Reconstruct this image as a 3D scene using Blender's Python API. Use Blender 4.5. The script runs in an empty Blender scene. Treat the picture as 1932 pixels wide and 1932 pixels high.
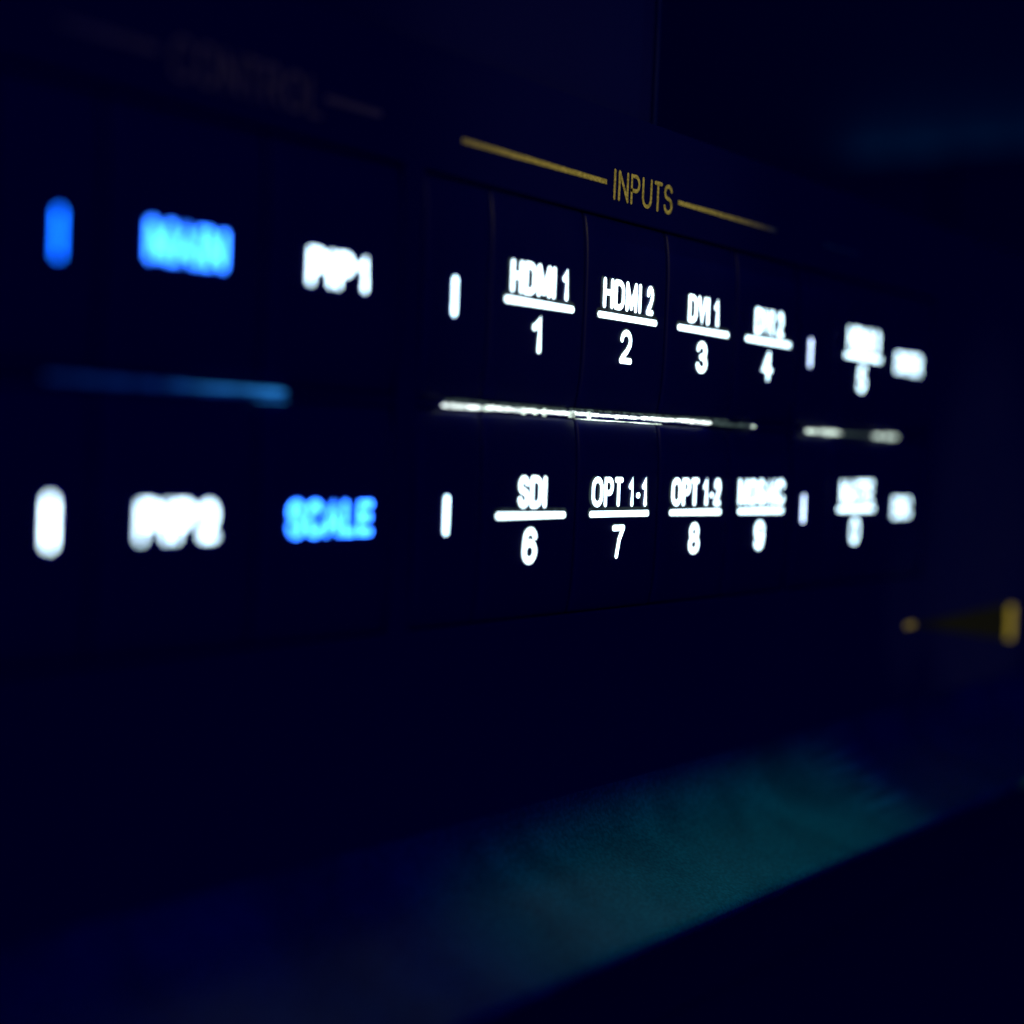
import bpy, bmesh, math, random
from mathutils import Vector, Matrix
random.seed(7)
sc = bpy.context.scene
U = 0.0173                       # one key pitch in metres (a two-unit rack device)

# ---------------------------------------------------------------- camera
F = 3400.0 / 1932.0              # focal length / image width
H = Vector((0.54531224, -0.00912141, 0.83818337))     # panel right   in camera axes (right, down, forward)
V = Vector((-0.04029291, 0.99849965, 0.03708012))     # panel down
N = Vector((-0.83726402, -0.0539931, 0.54412655))     # into the panel
def _foot(px, py):               # panel coordinates (key pitches) of a picture point, seen from the foot of the lens
    r = Vector((px - 966, py - 966, 3400.0)); t = 1 / r.dot(N)
    return r.dot(H) * t, r.dot(V) * t
S = 0.18343287
ox, oy = _foot(1017, 574)
CAM = Vector((-ox / S, -1 / S, oy / S))               # world X right, Y into the panel, Z up, in key pitches
right = Vector((H.x, N.x, -V.x)); up = -Vector((H.y, N.y, -V.y)); fwd = Vector((H.z, N.z, -V.z))
M = Matrix((right, up, -fwd)).transposed().to_4x4()
M.translation = CAM * U
cam = bpy.data.cameras.new('camera'); co = bpy.data.objects.new('camera', cam)
sc.collection.objects.link(co); sc.camera = co; co.matrix_world = M
cam.sensor_width = 36; cam.lens = 36 * F; cam.clip_start = 0.002; cam.clip_end = 20
fx, fy = _foot(1175, 700)
FP = Vector(((fx - ox) / S, 0, -(fy - oy) / S))
zf = (FP - CAM).dot(fwd)         # focus on the second HDMI key
cam.dof.use_dof = True; cam.dof.focus_distance = zf * U
# blur disc diameter (1932-wide px) = 0.042 * |x - 1175|
A = 0.050 * (3178 - 1175) / 3400.0 * zf * U           # aperture diameter
cam.dof.aperture_fstop = (cam.lens / 1000.0) / A
cam.dof.aperture_blades = 0

# ---------------------------------------------------------------- world, lamps, exposure
w = bpy.data.worlds.new('World'); sc.world = w; w.use_nodes = True
bg = w.node_tree.nodes['Background']; bg.inputs[0].default_value = (0.0005, 0.0010, 0.215, 1); bg.inputs[1].default_value = 1.0
vs = sc.view_settings; vs.view_transform = 'Standard'; vs.look = 'None'; vs.exposure = 0; vs.gamma = 1; vs.use_curve_mapping = False

def P(x, v, y=0.0):              # panel coordinates -> world metres
    return Vector((x * U, y * U, -v * U))
def lamp(name, kind, pos, target, energy, color, size=0.02, cone=30, blend=1.0, spec=1.0):
    l = bpy.data.lights.new(name, kind); o = bpy.data.objects.new(name, l); sc.collection.objects.link(o)
    l.energy = energy; l.color = color; l.specular_factor = spec
    if kind == 'SPOT':
        l.spot_size = math.radians(cone); l.spot_blend = blend; l.shadow_soft_size = size
    else:
        l.size = size
    o.location = pos
    o.rotation_euler = (target - pos).to_track_quat('-Z', 'Y').to_euler()
    return o
lamp('gold_print_fill', 'SPOT', P(0.2, -5.5, -14), P(0.85, -0.85, 0), 0.66, (1, .84, .26), 0.002, 18, 1.0)  # this and the following warm spots are added only to light the gold print
lamp('gold_print_fill', 'SPOT', P(-4.0, -5.5, -14), P(-2.2, -0.85, 0), 0.030, (1, .80, .05), 0.002, 14, 1.0)
lamp('gold_print_fill', 'SPOT', P(8.4, 14, -14), P(8.0, 1.8, 0), 2.1, (1, .82, .13), 0.001, 11, .7)
lamp('gold_print_fill', 'SPOT', P(6.1, 14, -14), P(6.05, 2.0, 0), 1.2, (1, .82, .13), 0.001, 4.5, 1.0)
for gy in (15.6, 18.0, 20.4, 22.6):
    lamp('wall_glow_fill', 'AREA', P(59.1, -10.85, gy), P(60, -12.6, gy), 0.0018, (0.0, .26, 1), 0.02)  # unseen lamps added behind the far cases to make the wall glow
lamp('teal_trim_fill', 'SPOT', P(4.6, -12.5, -.16), P(1.9, 3.3, -.5), 0.70, (.03, .74, 1), 0.0012, 22.5, 1.0, .6)  # added spot, makes the teal patch on the bottom trim; no screen there
lamp('blue_trim_fill', 'SPOT', P(-4, -9, -.3), P(-1.6, 3.4, -.6), 0.07, (.0, .03, 1), 0.01, 22, 1.0, .3)  # added spot, stands in for the blue keys' glow on the trim

# ---------------------------------------------------------------- materials
def mat(name, base=(0, 0, 0), rough=.5, metal=0, spec=.5, emit=None, strength=0, coat=0):
    m = bpy.data.materials.new(name); m.use_nodes = True
    b = m.node_tree.nodes['Principled BSDF']
    b.inputs['Base Color'].default_value = (*base, 1); b.inputs['Roughness'].default_value = rough
    b.inputs['Metallic'].default_value = metal; b.inputs['Specular IOR Level'].default_value = spec
    b.inputs['Coat Weight'].default_value = coat; b.inputs['Coat Roughness'].default_value = .15
    if emit:
        b.inputs['Emission Color'].default_value = (*emit, 1); b.inputs['Emission Strength'].default_value = strength
    return m
def nodes(m): return m.node_tree.nodes, m.node_tree.links, m.node_tree.nodes['Principled BSDF']
def grain(m, scale, lo, hi, bump=0.0, stretch=(1, 1, 1)):     # uneven gloss and a fine moulded texture
    n, l, b = nodes(m)
    tc = n.new('ShaderNodeTexCoord'); mp = n.new('ShaderNodeMapping'); mp.inputs['Scale'].default_value = stretch
    t = n.new('ShaderNodeTexNoise'); t.inputs['Scale'].default_value = scale; t.inputs['Detail'].default_value = 6
    r = n.new('ShaderNodeMapRange'); r.inputs['From Min'].default_value = .3; r.inputs['From Max'].default_value = .7
    r.inputs['To Min'].default_value = lo; r.inputs['To Max'].default_value = hi
    l.new(tc.outputs['Object'], mp.inputs[0]); l.new(mp.outputs[0], t.inputs['Vector']); l.new(t.outputs[0], r.inputs['Value'])
    l.new(r.outputs[0], b.inputs['Roughness'])
    if bump:
        t2 = n.new('ShaderNodeTexNoise'); t2.inputs['Scale'].default_value = 2500; l.new(mp.outputs[0], t2.inputs['Vector'])
        bp = n.new('ShaderNodeBump'); bp.inputs['Strength'].default_value = bump; bp.inputs['Distance'].default_value = .00005
        l.new(t2.outputs[0], bp.inputs['Height']); l.new(bp.outputs[0], b.inputs['Normal'])
    return m
NAVY = (.0006, .0018, .070)
PANEL = grain(mat('panel_paint', NAVY, .6, 0, .04), 60, .5, .75, .2)
CAP = grain(mat('key_plastic', NAVY, .35, 0, .10), 90, .28, .5, .1)
BODY = grain(mat('case_paint', NAVY, .7, 0, .1), 50, .6, .85)
DESK = grain(mat('desk_laminate', NAVY, .8, 0, .08), 8, .7, .9)
WALLM = grain(mat('wall_paint', (.005, .09, .08), .95, 0, .05), 3, .9, 1)
BOXM = grain(mat('black_case', NAVY, .8, 0, .08), 10, .7, .9)
RUBBER = mat('rubber', (.003, .006, .06), .9, 0, .1)

def gold():
    m = mat('gold_print', (.8, .8, .55), .8, 0, .02)
    n, l, b = nodes(m)
    tc = n.new('ShaderNodeTexCoord'); t = n.new('ShaderNodeTexNoise'); t.inputs['Scale'].default_value = 4200; t.inputs['Detail'].default_value = 2
    cr = n.new('ShaderNodeValToRGB'); cr.color_ramp.elements[0].position = .35; cr.color_ramp.elements[1].position = .65
    cr.color_ramp.elements[0].color = (.42, .38, .06, 1); cr.color_ramp.elements[1].color = (.95, .85, .18, 1)
    l.new(tc.outputs['Object'], t.inputs['Vector']); l.new(t.outputs[0], cr.inputs[0]); l.new(cr.outputs[0], b.inputs['Base Color'])
    return m
GOLD = gold(); GOLD_D = mat('dark_gold_print', (.009, .011, .012), .8, 0, .02)  # second print tone, much darker, for the taper

def lit(name, col, strength, scale=0, lo=1.0, hi=1.0):
    m = mat(name, (.02, .02, .02), .5, 0, .2, col, strength)
    if scale:
        n, l, b = nodes(m)
        tc = n.new('ShaderNodeTexCoord'); t = n.new('ShaderNodeTexNoise'); t.inputs['Scale'].default_value = scale; t.inputs['Detail'].default_value = 5
        r = n.new('ShaderNodeMapRange'); r.inputs['From Min'].default_value = .35; r.inputs['From Max'].default_value = .65
        r.inputs['To Min'].default_value = lo * strength; r.inputs['To Max'].default_value = hi * strength
        l.new(tc.outputs['Object'], t.inputs['Vector']); l.new(t.outputs[0], r.inputs['Value']); l.new(r.outputs[0], b.inputs['Emission Strength'])
    return m
WHITE = lit('white_backlight', (.55, .82, 1.0), 5.2, 900, .8, 1.15)
WHITE_F = lit('far_white_backlight', (.60, .86, 1.0), 3.9, 1200, .8, 1.15)
WHITE_N = lit('bright_white_backlight', (.58, .82, 1.0), 6.0, 900, .85, 1.1)
WHITE_B = lit('nearest_white_backlight', (.62, .84, 1.0), 11.0, 900, .9, 1.1)
WHITE_M = lit('mid_white_backlight', (.66, .88, 1.0), 3.8, 900, .85, 1.1)
WHITE_D = lit('dim_white_backlight', (.52, .68, .95), 4.4, 900, .75, 1.2)
BLUE = lit('blue_backlight', (.020, .150, 1.0), 11.5, 1000, .75, 1.25)
BLUE_D = lit('dim_blue_backlight', (.004, .12, 1.0), 9.0, 1000, .8, 1.2)
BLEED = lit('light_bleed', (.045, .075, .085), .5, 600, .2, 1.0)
LEAK = lit('white_light_leak', (.86, 1.0, .96), 2.2, 1400, .4, 1.4)
LEAK_D = lit('faint_light_leak', (.10, .16, .15), .35, 1800, .1, 1.8)
LEAK_W = lit('soft_light_leak', (.78, .98, .86), 2.0, 500, .2, 1.2)
LEAK_B = lit('blue_light_leak', (.02, .20, .60), 1.3, 500, .5, 1.2)
LEAK_BD = lit('faint_blue_light_leak', (.002, .03, .24), .6, 500, .5, 1.2)

def trim_metal():
    m = mat('satin_trim', (.01, .13, .10), .5, 0, .3)
    n, l, b = nodes(m)
    def node(k, **kw):
        q = n.new(k)
        for a, v_ in kw.items(): q.inputs[a].default_value = v_
        return q
    tc = n.new('ShaderNodeTexCoord')
    t = node('ShaderNodeTexNoise', Scale=45, Detail=5)                    # finger smudges in the gloss
    r = node('ShaderNodeMapRange', **{'From Min': .35, 'From Max': .68, 'To Min': .35, 'To Max': .65})
    l.new(tc.outputs['Object'], t.inputs['Vector']); l.new(t.outputs[0], r.inputs['Value']); l.new(r.outputs[0], b.inputs['Roughness'])
    t2 = node('ShaderNodeTexNoise', Scale=75, Detail=3, Distortion=.4)    # grease patches
    cr = n.new('ShaderNodeValToRGB'); cr.color_ramp.elements[0].position = .35; cr.color_ramp.elements[1].position = .68
    cr.color_ramp.elements[0].color = (.004, .080, .066, 1); cr.color_ramp.elements[1].color = (.006, .145, .112, 1)
    l.new(tc.outputs['Object'], t2.inputs['Vector']); l.new(t2.outputs[0], cr.inputs[0])
    # a fan of wipe marks at one spot
    mp = n.new('ShaderNodeMapping'); mp.inputs['Rotation'].default_value = (0, math.radians(SM[2]), 0); mp.inputs['Scale'].default_value = (50, 50, 2000)
    t4 = node('ShaderNodeTexNoise', Scale=1, Detail=2)
    l.new(tc.outputs['Object'], mp.inputs[0]); l.new(mp.outputs[0], t4.inputs['Vector'])
    r4 = node('ShaderNodeMapRange', **{'From Min': .47, 'From Max': .62, 'To Min': 0, 'To Max': 1}); l.new(t4.outputs[0], r4.inputs['Value'])
    vd = n.new('ShaderNodeVectorMath'); vd.operation = 'DISTANCE'; vd.inputs[1].default_value = P(SM[0], SM[1], -.3); l.new(tc.outputs['Object'], vd.inputs[0])
    rd = node('ShaderNodeMapRange', **{'From Min': .2 * U, 'From Max': .75 * U, 'To Min': 1, 'To Max': 0}); l.new(vd.outputs['Value'], rd.inputs['Value'])
    mu = n.new('ShaderNodeMath'); mu.operation = 'MULTIPLY'; l.new(r4.outputs[0], mu.inputs[0]); l.new(rd.outputs[0], mu.inputs[1])
    mx = n.new('ShaderNodeMix'); mx.data_type = 'RGBA'; l.new(mu.outputs[0], mx.inputs['Factor']); l.new(cr.outputs[0], mx.inputs['A']); mx.inputs['B'].default_value = (.010, .26, .19, 1)
    t5 = node('ShaderNodeTexNoise', Scale=2600, Detail=1)                  # dust speckle
    r5 = node('ShaderNodeMapRange', **{'From Min': .35, 'From Max': .7, 'To Min': .7, 'To Max': 1.5})
    l.new(tc.outputs['Object'], t5.inputs['Vector']); l.new(t5.outputs[0], r5.inputs['Value'])
    m5 = n.new('ShaderNodeVectorMath'); m5.operation = 'SCALE'; l.new(mx.outputs['Result'], m5.inputs[0]); l.new(r5.outputs[0], m5.inputs['Scale'])
    l.new(m5.outputs[0], b.inputs['Base Color'])
    return m
SM = (4.5, 3.3, -14.0)
TRIM = trim_metal()

# ---------------------------------------------------------------- mesh helpers
def obj(name, bm, m, parent=None, smooth=False, label=None):
    me = bpy.data.meshes.new(name); bmesh.ops.recalc_face_normals(bm, faces=bm.faces); bm.to_mesh(me); bm.free()
    o = bpy.data.objects.new(name, me); sc.collection.objects.link(o); me.materials.append(m)
    if smooth:
        for p in me.polygons: p.use_smooth = True
    if parent: o.parent = parent
    if label: o['label'] = label
    return o
def box(bm, x0, x1, v0, v1, y0, y1):
    vs_ = [bm.verts.new(P(x, v, y)) for x in (x0, x1) for v in (v0, v1) for y in (y0, y1)]
    for f in ((0, 1, 3, 2), (4, 6, 7, 5), (0, 4, 5, 1), (2, 3, 7, 6), (0, 2, 6, 4), (1, 5, 7, 3)):
        bm.faces.new([vs_[i] for i in f])
def bevel(o, wdt, seg=2):
    b = o.modifiers.new('bevel', 'BEVEL'); b.width = wdt * U; b.segments = seg; b.limit_method = 'ANGLE'; b.angle_limit = math.radians(40)

DEP = .035                        # how far the ends of a key fall back
def crown(t): return DEP * min(1, abs(t)) ** 4

def key_mesh(x0, x1, v0, v1):
    bm = bmesh.new()
    def ax(a, b, n, r):
        e = [0, .12 * r, .3 * r, .6 * r, r]
        k = [a + q for q in e] + [a + r + (b - a - 2 * r) * i / n for i in range(1, n)] + [b - q for q in reversed(e)]
        return k
    R = .026
    xs = ax(x0, x1, 8, R); vv = ax(v0, v1, 16, R)
    vc = (v0 + v1) / 2; hv = (v1 - v0) / 2
    def rim(d):                   # rounded edge
        d = min(d, R); return R - math.sqrt(max(0, R * R - (R - d) ** 2))
    g = []
    for v in vv:
        row = []
        for x in xs:
            d1 = min(x - x0, x1 - x); d2 = min(v - v0, v1 - v)
            y = crown((v - vc) / hv) + rim(d1) + rim(d2) * .8
            row.append(bm.verts.new(P(x, v, y)))
        g.append(row)
    for i in range(len(vv) - 1):
        for j in range(len(xs) - 1):
            bm.faces.new((g[i][j], g[i][j + 1], g[i + 1][j + 1], g[i + 1][j]))
    ring = g[0] + [r[-1] for r in g[1:]] + list(reversed(g[-1][:-1])) + [r[0] for r in reversed(g[1:-1])]
    back = [bm.verts.new((q.co.x, .22 * U, q.co.z)) for q in ring]
    for i in range(len(ring)):
        k = (i + 1) % len(ring); bm.faces.new((ring[i], ring[k], back[k], back[i]))
    return bm

# ---- stroke lettering (centre lines in a unit box, x right, y down; third value of an arc list are points)
def arc(cx, cy, rx, ry, a0, a1, n=10):
    return [(cx + rx * math.cos(math.radians(a0 + (a1 - a0) * i / n)), cy + ry * math.sin(math.radians(a0 + (a1 - a0) * i / n))) for i in range(n + 1)]
G = {
 'H': (.722, [[(0, 0), (0, 1)], [(1, 0), (1, 1)], [(0, .47), (1, .47)]]),
 'D': (.722, [[(0, 0), (0, 1)], [(0, 0), (.45, 0)] + arc(.45, .3, .55, .3, -90, 0, 6)[1:] + arc(.45, .7, .55, .3, 0, 90, 6) + [(0, 1)]]),
 'M': (.833, [[(0, 1), (0, 0)], [(0, 0), (.5, .93)], [(.5, .93), (1, 0)], [(1, 0), (1, 1)]]),
 'I': (.278, [[(.5, 0), (.5, 1)]]),
 'V': (.667, [[(-.05, 0), (.5, 1), (1.05, 0)]]),
 'S': (.667, [arc(.5, .25, .47, .25, -20, -180, 8) + arc(.42, .25, .39, .22, 180, 90, 4)[1:] + arc(.5, .74, .5, .26, -80, 90, 9) + arc(.5, .72, .5, .28, 90, 165, 6)[1:]]),
 'O': (.778, [arc(.5, .32, .5, .32, 180, 360, 10) + arc(.5, .68, .5, .32, 0, 180, 10) + [(0, .32)]]),
 'P': (.667, [[(0, 1), (0, 0), (.55, 0)] + arc(.55, .27, .45, .27, -90, 90, 9)[1:] + [(0, .54)]]),
 'T': (.611, [[(0, 0), (1, 0)], [(.5, 0), (.5, 1)]]),
 'A': (.722, [[(-.04, 1), (.5, 0), (1.04, 1)], [(.18, .68), (.82, .68)]]),
 'C': (.722, [arc(.52, .3, .48, .3, -15, -180, 10) + arc(.52, .7, .52, .3, 180, 15, 10)]),
 'L': (.611, [[(0, 0), (0, 1), (1, 1)]]),
 'E': (.667, [[(1, 0), (0, 0), (0, 1), (1, 1)], [(0, .47), (.9, .47)]]),
 'N': (.722, [[(0, 1), (0, 0)], [(0, 0), (1, 1)], [(1, 1), (1, 0)]]),
 'U': (.722, [[(0, 0), (0, .68)] + arc(.5, .68, .5, .32, 180, 0, 12)[1:] + [(1, 0)]]),
 'R': (.722, [[(0, 1), (0, 0), (.55, 0)] + arc(.55, .26, .43, .26, -90, 90, 9)[1:] + [(0, .52)], [(.5, .52), (1, 1)]]),
 'Y': (.667, [[(0, 0), (.5, .5)], [(1, 0), (.5, .5), (.5, 1)]]),
 '1': (.556, [[(.12, .27), (.35, .2), (.62, 0), (.62, 1)]]),
 '2': (.556, [arc(.48, .27, .45, .27, -175, 0, 9) + [(.9, .42), (.6, .66), (.18, .86), (0, 1)], [(0, 1), (1, 1)]]),
 '3': (.556, [arc(.45, .25, .45, .25, -165, 75, 10) + [(.38, .49)], [(.38, .49), (.58, .5)] + arc(.48, .75, .5, .25, -70, 165, 10)]),
 '4': (.556, [[(.72, 1), (.72, 0)], [(.72, 0), (-.05, .66), (1.05, .66)]]),
 '5': (.556, [[(.92, 0), (.2, 0), (.08, .47)] + arc(.48, .69, .5, .3, -140, 160, 12)]),
 '6': (.556, [arc(.52, .26, .44, .26, -15, -170, 8) + [(.02, .55)] + arc(.5, .7, .48, .3, 180, -170, 16)]),
 '7': (.556, [[(0, 0), (1, 0)], [(1, 0), (.6, .42), (.4, 1)]]),
 '8': (.556, [arc(.5, .25, .4, .25, 90, 450, 16), arc(.5, .74, .48, .26, -90, 270, 16)]),
 '9': (.556, [arc(.48, .74, .44, .26, 165, 10, 8) + [(.98, .45)] + arc(.5, .3, .48, .3, 0, 350, 16)]),
 '0': (.556, [arc(.5, .3, .48, .3, 180, 360, 10) + arc(.5, .7, .48, .3, 0, 180, 10) + [(.02, .3)]]),
 '-': (.333, [[(.1, .64), (.9, .64)]]),
 ' ': (.278, []), '~': (.10, []),
}
def ribbon(bm, pts, hw, yf):
    pts = [Vector(p) for p in pts]
    q = [pts[0]]
    for p in pts[1:]:
        if (p - q[-1]).length > 1e-5: q.append(p)
    closed = (q[0] - q[-1]).length < 1e-4 and len(q) > 3
    n = len(q); L = []; Rr = []
    for i in range(n):
        a = q[i] - q[i - 1] if i else (q[-1] - q[-2] if closed else q[1] - q[0])
        b = q[i + 1] - q[i] if i < n - 1 else (q[1] - q[0] if closed else q[-1] - q[-2])
        a = a.normalized(); b = b.normalized()
        t = (a + b); t = t.normalized() if t.length > .2 else b
        nn = Vector((-t.y, t.x)); k = hw / max(.8, nn.dot(Vector((-b.y, b.x))))
        L.append(q[i] + nn * k); Rr.append(q[i] - nn * k)
    def cap_pts(c, d):            # rounded end
        a0 = math.atan2(d.y, d.x)
        return [c + Vector((math.cos(a0 + s), math.sin(a0 + s))) * hw for s in [math.pi / 2 - math.pi * i / 6 for i in range(7)]]
    def mk(p): return bm.verts.new(P(p.x, p.y, yf(p.x, p.y)))
    Lv = [mk(p) for p in L]; Rv = [mk(p) for p in Rr]
    for i in range(n - 1): bm.faces.new((Lv[i], Lv[i + 1], Rv[i + 1], Rv[i]))
    if not closed:
        e = cap_pts(q[-1], (q[-1] - q[-2]).normalized()); s = cap_pts(q[0], (q[0] - q[1]).normalized())
        ev = [mk(p) for p in e[1:-1]]; sv = [mk(p) for p in s[1:-1]]
        bm.faces.new([Lv[-1]] + ev + [Rv[-1]]); bm.faces.new([Rv[0]] + sv + [Lv[0]])
def text_width(s, cap, xs): return sum(G[c][0] for c in s) / .716 * cap * xs
def text(bm, s, cx, vc, cap, hw, xs=.85, yf=None, sbr=.045):
    x = cx - text_width(s, cap, xs) / 2; k = 0
    for ch in s:
        wd = G[ch][0] / .716 * cap * xs; sb = sbr * cap * xs
        ix0 = x + sb + hw; iw = wd - 2 * sb - 2 * hw; top = vc - cap / 2 + hw; hh = cap - 2 * hw
        for st in G[ch][1]:
            k += 1
            ribbon(bm, [(ix0 + a * iw, top + b * hh) for a, b in st], hw, lambda px, pv, kk=k: yf(px, pv) - .0006 * (kk % 4))
        x += wd
def bar(bm, x0, x1, v, hw, yf): ribbon(bm, [(x0 + hw * .6, v), ((x0 + x1) / 2, v), (x1 - hw * .6, v)], hw, yf)

# ---------------------------------------------------------------- the device
dev = bpy.data.objects.new('video_switcher', None); sc.collection.objects.link(dev); dev.location = (0, 0, 0)
dev['label'] = 'black rack video switcher with two rows of backlit white and blue keys'
dev['category'] = 'video switcher'

XL, XR = -9.0, 19.0
TOPV, BOTV = -1.22, 3.75
ROW = 1.19
R1 = (-.585, .572); R2 = (.622, 1.775)
OPEN = [(-3.92, -1.284), (-1.106, 3.53), (3.56, 6.36)]
# face panel with one opening for each block of keys
bm = bmesh.new()
xs = [XL] + [e for o_ in OPEN for e in o_] + [XR]; vv = [TOPV, R1[0] - .002, R2[1] + .002, 2.86]
grid = [[bm.verts.new(P(x, v, 0.012)) for x in xs] for v in vv]
for i in range(3):
    for j in range(len(xs) - 1):
        if i == 1 and j % 2 == 1: continue
        bm.faces.new((grid[i][j], grid[i][j + 1], grid[i + 1][j + 1], grid[i + 1][j]))
for j in (1, 3, 5):
    a, b, c, d = grid[1][j], grid[1][j + 1], grid[2][j + 1], grid[2][j]
    bk = [bm.verts.new((q.co.x, .3 * U, q.co.z)) for q in (a, b, c, d)]
    lp = [a, b, c, d]
    for k in range(4): bm.faces.new((lp[k], lp[(k + 1) % 4], bk[(k + 1) % 4], bk[k]))
    bm.faces.new(bk)
o = obj('face_panel', bm, PANEL, dev); bevel(o, .02, 3)
# housing behind it
bm = bmesh.new(); box(bm, XL + .02, XR - .02, TOPV + .01, BOTV, .32, 20)
o = obj('housing', bm, BODY, dev)
# curved bottom trim that juts out under the panel
bm = bmesh.new()
prof = []
for i in range(21):
    t = i / 20; prof.append((2.86 + .62 * t, .012 - .80 * t ** 2.7))
prof += [(3.505, -.82), (3.54, -.825), (3.575, -.80), (3.62, -.6), (3.70, -.1), (3.745, .31)]
pr = []
NX = 60
for k in range(NX + 1):
    x = XL + (XR - XL) * k / NX
    pr.append([bm.verts.new(P(x, v, y)) for v, y in prof])
for k in range(NX):
    for i in range(len(prof) - 1): bm.faces.new((pr[k][i], pr[k + 1][i], pr[k + 1][i + 1], pr[k][i + 1]))
for e in (pr[0], pr[-1]):
    c1 = bm.verts.new((e[0].co.x, .31 * U, e[0].co.z)); bm.faces.new(e + [c1])
obj('bottom_trim', bm, TRIM, dev, smooth=True)
for fxx in (-7.5, 17.5):
    for fy_ in (1.5, 18.5):
        bm = bmesh.new(); bmesh.ops.create_cone(bm, cap_ends=True, segments=32, radius1=.5 * U, radius2=.55 * U, depth=.3 * U, matrix=Matrix.Translation(P(fxx, BOTV + .15, fy_)))
        obj('rubber_foot', bm, RUBBER, dev)

CAPH = .183; HW = .0178; XS = .735
def yfun(v0, v1):
    vc = (v0 + v1) / 2; hv = (v1 - v0) / 2
    return lambda x, v: crown((v - vc) / hv) - .0035
def key(cx, r, top, digit=None, m=WHITE, x0=None, x1=None, label=None, cap=.172, xs=.80):
    x0 = cx - .494 if x0 is None else x0; x1 = cx + .494 if x1 is None else x1
    k = obj('key', key_mesh(x0, x1, *r), CAP, dev, smooth=True, label=label)
    base = 0.0 if r is R1 else ROW
    yf = yfun(*r)
    bm = bmesh.new()
    cx = cx + .01
    if digit is None: text(bm, top, cx, base - .004, cap, HW, xs, yf)
    else: text(bm, top, cx, base - .133, CAPH, HW, XS, yf)
    obj('lettering', bm, m, k)
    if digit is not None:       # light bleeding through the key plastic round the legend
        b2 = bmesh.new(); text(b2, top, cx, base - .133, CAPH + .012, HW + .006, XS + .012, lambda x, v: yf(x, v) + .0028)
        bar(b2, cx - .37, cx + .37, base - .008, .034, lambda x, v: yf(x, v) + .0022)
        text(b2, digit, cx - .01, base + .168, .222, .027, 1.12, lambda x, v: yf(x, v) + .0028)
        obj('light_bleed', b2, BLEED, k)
    if digit is not None:
        bm = bmesh.new(); bar(bm, cx - .36, cx + .36, base, .0195, yf); obj('underline', bm, m, k)
        bm = bmesh.new(); text(bm, digit, cx - .01, base + .172, .208, .019, 1.08, yf); obj('numeral', bm, m, k)
    return k
def indicator(x, r, m, x0, x1, label, hw=.022):
    k = obj('indicator_key', key_mesh(x0, x1, *r), CAP, dev, smooth=True, label=label)
    base = .03 if r is R1 else ROW - .01
    yf = yfun(*r); bm = bmesh.new()
    ribbon(bm, [(x, base - .085), (x, base), (x, base + .085)], hw, yf); obj('light_bar', bm, m, k)

XA = [-2.85, -1.80]; XB = [0, 1.005, 2.015, 3.015]; XC = [4.76, 5.74]
key(XA[0], R1, 'MAIN', m=BLUE, x0=-3.32, x1=-2.327, label='key lit blue with the word MAIN')
key(XA[1], R1, 'PIP~1', m=WHITE_N, xs=.90, x0=-2.315, x1=-1.29, label='white lit key reading PIP1')
key(XA[0], R2, 'PIP~2', x0=-3.32, x1=-2.327, m=WHITE_N, xs=.92, label='white lit key reading PIP2')
key(XA[1], R2, 'SCALE', m=BLUE, x0=-2.315, x1=-1.29, label='key lit blue with the word SCALE')
for cx, a, d in zip(XB, ('HDMI 1', 'HDMI 2', 'DVI 1', 'DVI 2'), '1234'): key(cx, R1, a, d, m=WHITE_F if d == '4' else WHITE_M, label='white lit key reading %s over %s' % (a, d))
for cx, a, d in zip(XB, ('SDI', 'OPT 1-1', 'OPT 1-2', 'MOSAIC'), '6789'): key(cx, R2, a, d, m=WHITE_F if d == '9' else WHITE_M, label='white lit key reading %s over %s' % (a, d))
key(XC[0], R1, 'HDMI 3', '5', m=WHITE_F, label='blurred white lit key over the numeral 5'); key(XC[0], R2, 'MATTE', '0', m=WHITE_F, label='blurred white lit key over the numeral 0')
key(XC[1], R1, 'ENTER', m=WHITE_F, xs=.70, x1=6.34, label='last blurred white key of the upper row'); key(XC[1], R2, 'ESC', m=WHITE_F, x1=6.34, label='last blurred white key of the lower row')
for (x, x0, x1, m1, m2) in ((-3.575, -3.90, -3.33, BLUE_D, WHITE_B), (-.83, -1.10, -.50, WHITE, WHITE), (3.755, 3.575, 4.26, WHITE_D, WHITE_D)):
    indicator(x, R1, m1, x0, x1, 'narrow key with an upright light bar', .012 if x < -2 else .022); indicator(x, R2, m2, x0, x1, 'narrow key with an upright light bar', .018 if x < -2 else .022)

for a_, b_ in OPEN:
    bm = bmesh.new(); box(bm, a_ + .01, b_ - .01, R1[1] + .003, R2[0] - .003, .028, .25); obj('row_divider', bm, PANEL, dev)

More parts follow.
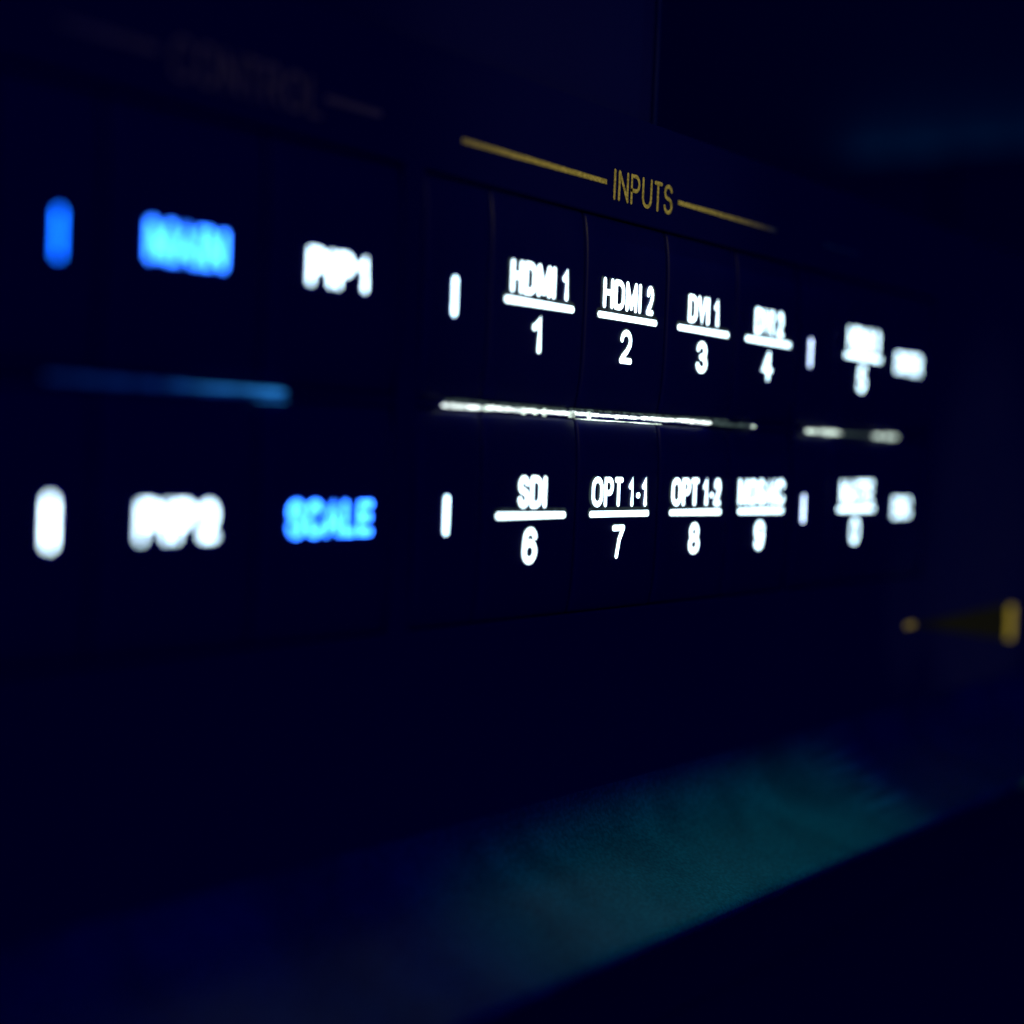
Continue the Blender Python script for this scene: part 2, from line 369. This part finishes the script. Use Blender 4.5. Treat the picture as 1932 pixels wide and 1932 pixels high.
# light leaking through the slot between the two rows of keys
def leak(x0, x1, v, th, m, y=.012, jag=.3, taper=1.0, step=.02, drift=0.0):
    bm = bmesh.new(); n = max(3, int((x1 - x0) / step)); prev = None; a = b = 0
    for i in range(n + 1):
        x = x0 + (x1 - x0) * i / n
        a = a * .6 + random.uniform(-1, 1) * .4; b = b * .6 + random.uniform(-1, 1) * .4
        e = min(1, min(i, n - i) / 2.0 + .25) * (taper + (1 - taper) * i / n)
        vm = v + drift * i / n
        t = bm.verts.new(P(x, vm - th / 2 * e * (1 + a * jag), y)); q = bm.verts.new(P(x, vm + th / 2 * e * (1 + b * jag), y - .004))
        if prev: bm.faces.new((prev[0], t, q, prev[1]))
        prev = (t, q)
    r = bmesh.ops.extrude_face_region(bm, geom=bm.faces[:])
    bmesh.ops.translate(bm, verts=[g for g in r['geom'] if isinstance(g, bmesh.types.BMVert)], vec=Vector((0, .02 * U, 0)))
    return obj('light_slot', bm, m, dev)
leak(-.87, -.50, .604, .020, LEAK, jag=.15)
leak(-.47, .40, .600, .019, LEAK, jag=.6, step=.012)
leak(.43, 1.25, .597, .017, LEAK, jag=.65, step=.012)
leak(1.26, 2.22, .595, .022, LEAK, jag=.45)
leak(.47, 1.52, .628, .006, LEAK_W, jag=.9, y=.006, step=.015)
leak(-.84, .38, .578, .020, LEAK_D, jag=.5, y=.02)
leak(.42, 2.5, .574, .014, LEAK_D, jag=.5, y=.02)
leak(2.2, 2.84, .598, .022, LEAK_D)
leak(2.84, 2.90, .600, .020, LEAK_W)
leak(3.80, 4.45, .604, .024, LEAK_W, jag=.8)
leak(4.45, 5.05, .604, .020, LEAK_D)
leak(5.12, 5.28, .606, .028, LEAK_W); leak(5.36, 5.62, .604, .034, LEAK_W)
leak(-3.60, -2.74, .600, .034, LEAK_BD, jag=.3, taper=.5)
leak(-2.95, -2.14, .597, .026, LEAK_B, jag=.3, taper=.05, drift=-.002)
leak(-2.74, -2.14, .612, .020, LEAK_BD, jag=.3, y=.016)
leak(-2.35, -2.14, .634, .007, LEAK_B, jag=.8, y=.006)
for x in (-.475, -.10, .02, .12, .405, .44, .62, .95):            # small burrs along the slot
    leak(x - .010, x + .010, .604, .042 + random.uniform(-.014, .014), LEAK_W, y=.004, step=.008)

# gold print on the face
flat = lambda x, v: .0095
def print_line(x0, x1, v, hw, parent=dev):
    bm = bmesh.new(); box(bm, x0, x1, v - hw, v + hw, .0085, .0115); return obj('printed_line', bm, GOLD, dev)
print_line(-.80, .71, -.787, .0142); print_line(1.615, 3.10, -.787, .0142)
print_line(-3.6, -3.05, -.80, .0142); print_line(-1.93, -1.50, -.80, .0142); print_line(3.94, 4.62, -.785, .0142)
bm = bmesh.new(); text(bm, 'INPUTS', 1.165, -.787, .186, .0118, .815, flat, .085); obj('printed_heading', bm, GOLD, dev, label='gold heading reading INPUTS')
bm = bmesh.new(); text(bm, 'CONTROL', -2.46, -.79, .186, .0118, .80, flat, .085); obj('printed_heading', bm, GOLD, dev, label='faint blurred gold heading over the left keys')
print_line(6.0, 6.22, 2.19, .022)
bm = bmesh.new()                     # tapering tail of the gold emblem
q = [bm.verts.new(P(a, b, .0096)) for a, b in ((6.22, 2.185), (8.77, 2.14), (8.77, 2.50), (6.22, 2.205))]; bm.faces.new(q)
obj('printed_taper', bm, GOLD_D, dev)
bm = bmesh.new(); box(bm, 8.78, 8.95, 2.17, 2.50, .0085, .0115); obj('printed_line', bm, GOLD, dev)

# ---------------------------------------------------------------- surroundings
def tag(o, label, cat, kind=None):
    if kind: o['kind'] = kind
    else: o['label'] = label; o['category'] = cat
bm = bmesh.new(); box(bm, -60, 62, 34, 36, -60, 70); o = obj('floor', bm, DESK); o['kind'] = 'structure'
bm = bmesh.new(); box(bm, 60, 62, -70, 34, -60, 68); o = obj('wall', bm, WALLM); o['kind'] = 'structure'
bm = bmesh.new(); box(bm, -60, 60, -70, 34, 68, 70); o = obj('back_wall', bm, BODY); o['kind'] = 'structure'

# closed equipment box standing on the switcher
eb = bpy.data.objects.new('equipment_box', None); sc.collection.objects.link(eb)
tag(eb, 'plain black equipment box standing on top of the switcher, its upright edge above INPUTS', 'equipment box')
bm = bmesh.new(); box(bm, -9, 1.86, -7.0, TOPV + .01, .36, 18); o = obj('casing', bm, BOXM, eb); bevel(o, .03, 3)
bm = bmesh.new(); box(bm, 1.84, 1.88, -6.9, TOPV - .03, .33, .359); o = obj('corner_strip', bm, grain(mat('greenish_corner', (.001, .006, .075), .5, 0, .1), 200, .25, .6), eb); bevel(o, .025, 3)  # corner strip slightly greener and glossier than the casing
# two cases far behind, under the dim blue glow on the wall
def case(label, x0, x1, top, y0, y1):
    c = bpy.data.objects.new('storage_case', None); sc.collection.objects.link(c); tag(c, label, 'storage case'); c['group'] = 'dark cases by the far wall'
    bm = bmesh.new(); box(bm, x0, x1, top + .5, 33.98, y0, y1); o = obj('case_body', bm, BOXM, c); bevel(o, .1, 2)
    bm = bmesh.new(); box(bm, x0 - .05, x1 + .05, top, top + .49, y0 - .05, y1 + .05); o = obj('lid', bm, BOXM, c); bevel(o, .06, 2)
case('dark case far behind under the blue glow, lower lid and nearer the keys', 50, 54.5, -9.53, 15.95, 40)
case('dark case at the right edge far behind, lid slightly higher than its neighbour', 50, 54.5, -9.64, -8, 15.8)

st = bpy.data.objects.new('equipment_stand', None); sc.collection.objects.link(st)
tag(st, 'dark equipment stand carrying the video switcher, lost in shadow under its bottom trim', 'stand')
bm = bmesh.new(); box(bm, XL - .5, XR + .5, BOTV + .3, BOTV + 1.3, .7, 20.5); o = obj('shelf_board', bm, BOXM, st); bevel(o, .08, 3)
bm = bmesh.new(); box(bm, XL - .2, XR + .2, BOTV + 1.3, 33.98, 1.2, 20); o = obj('cabinet', bm, BOXM, st); bevel(o, .08, 3)
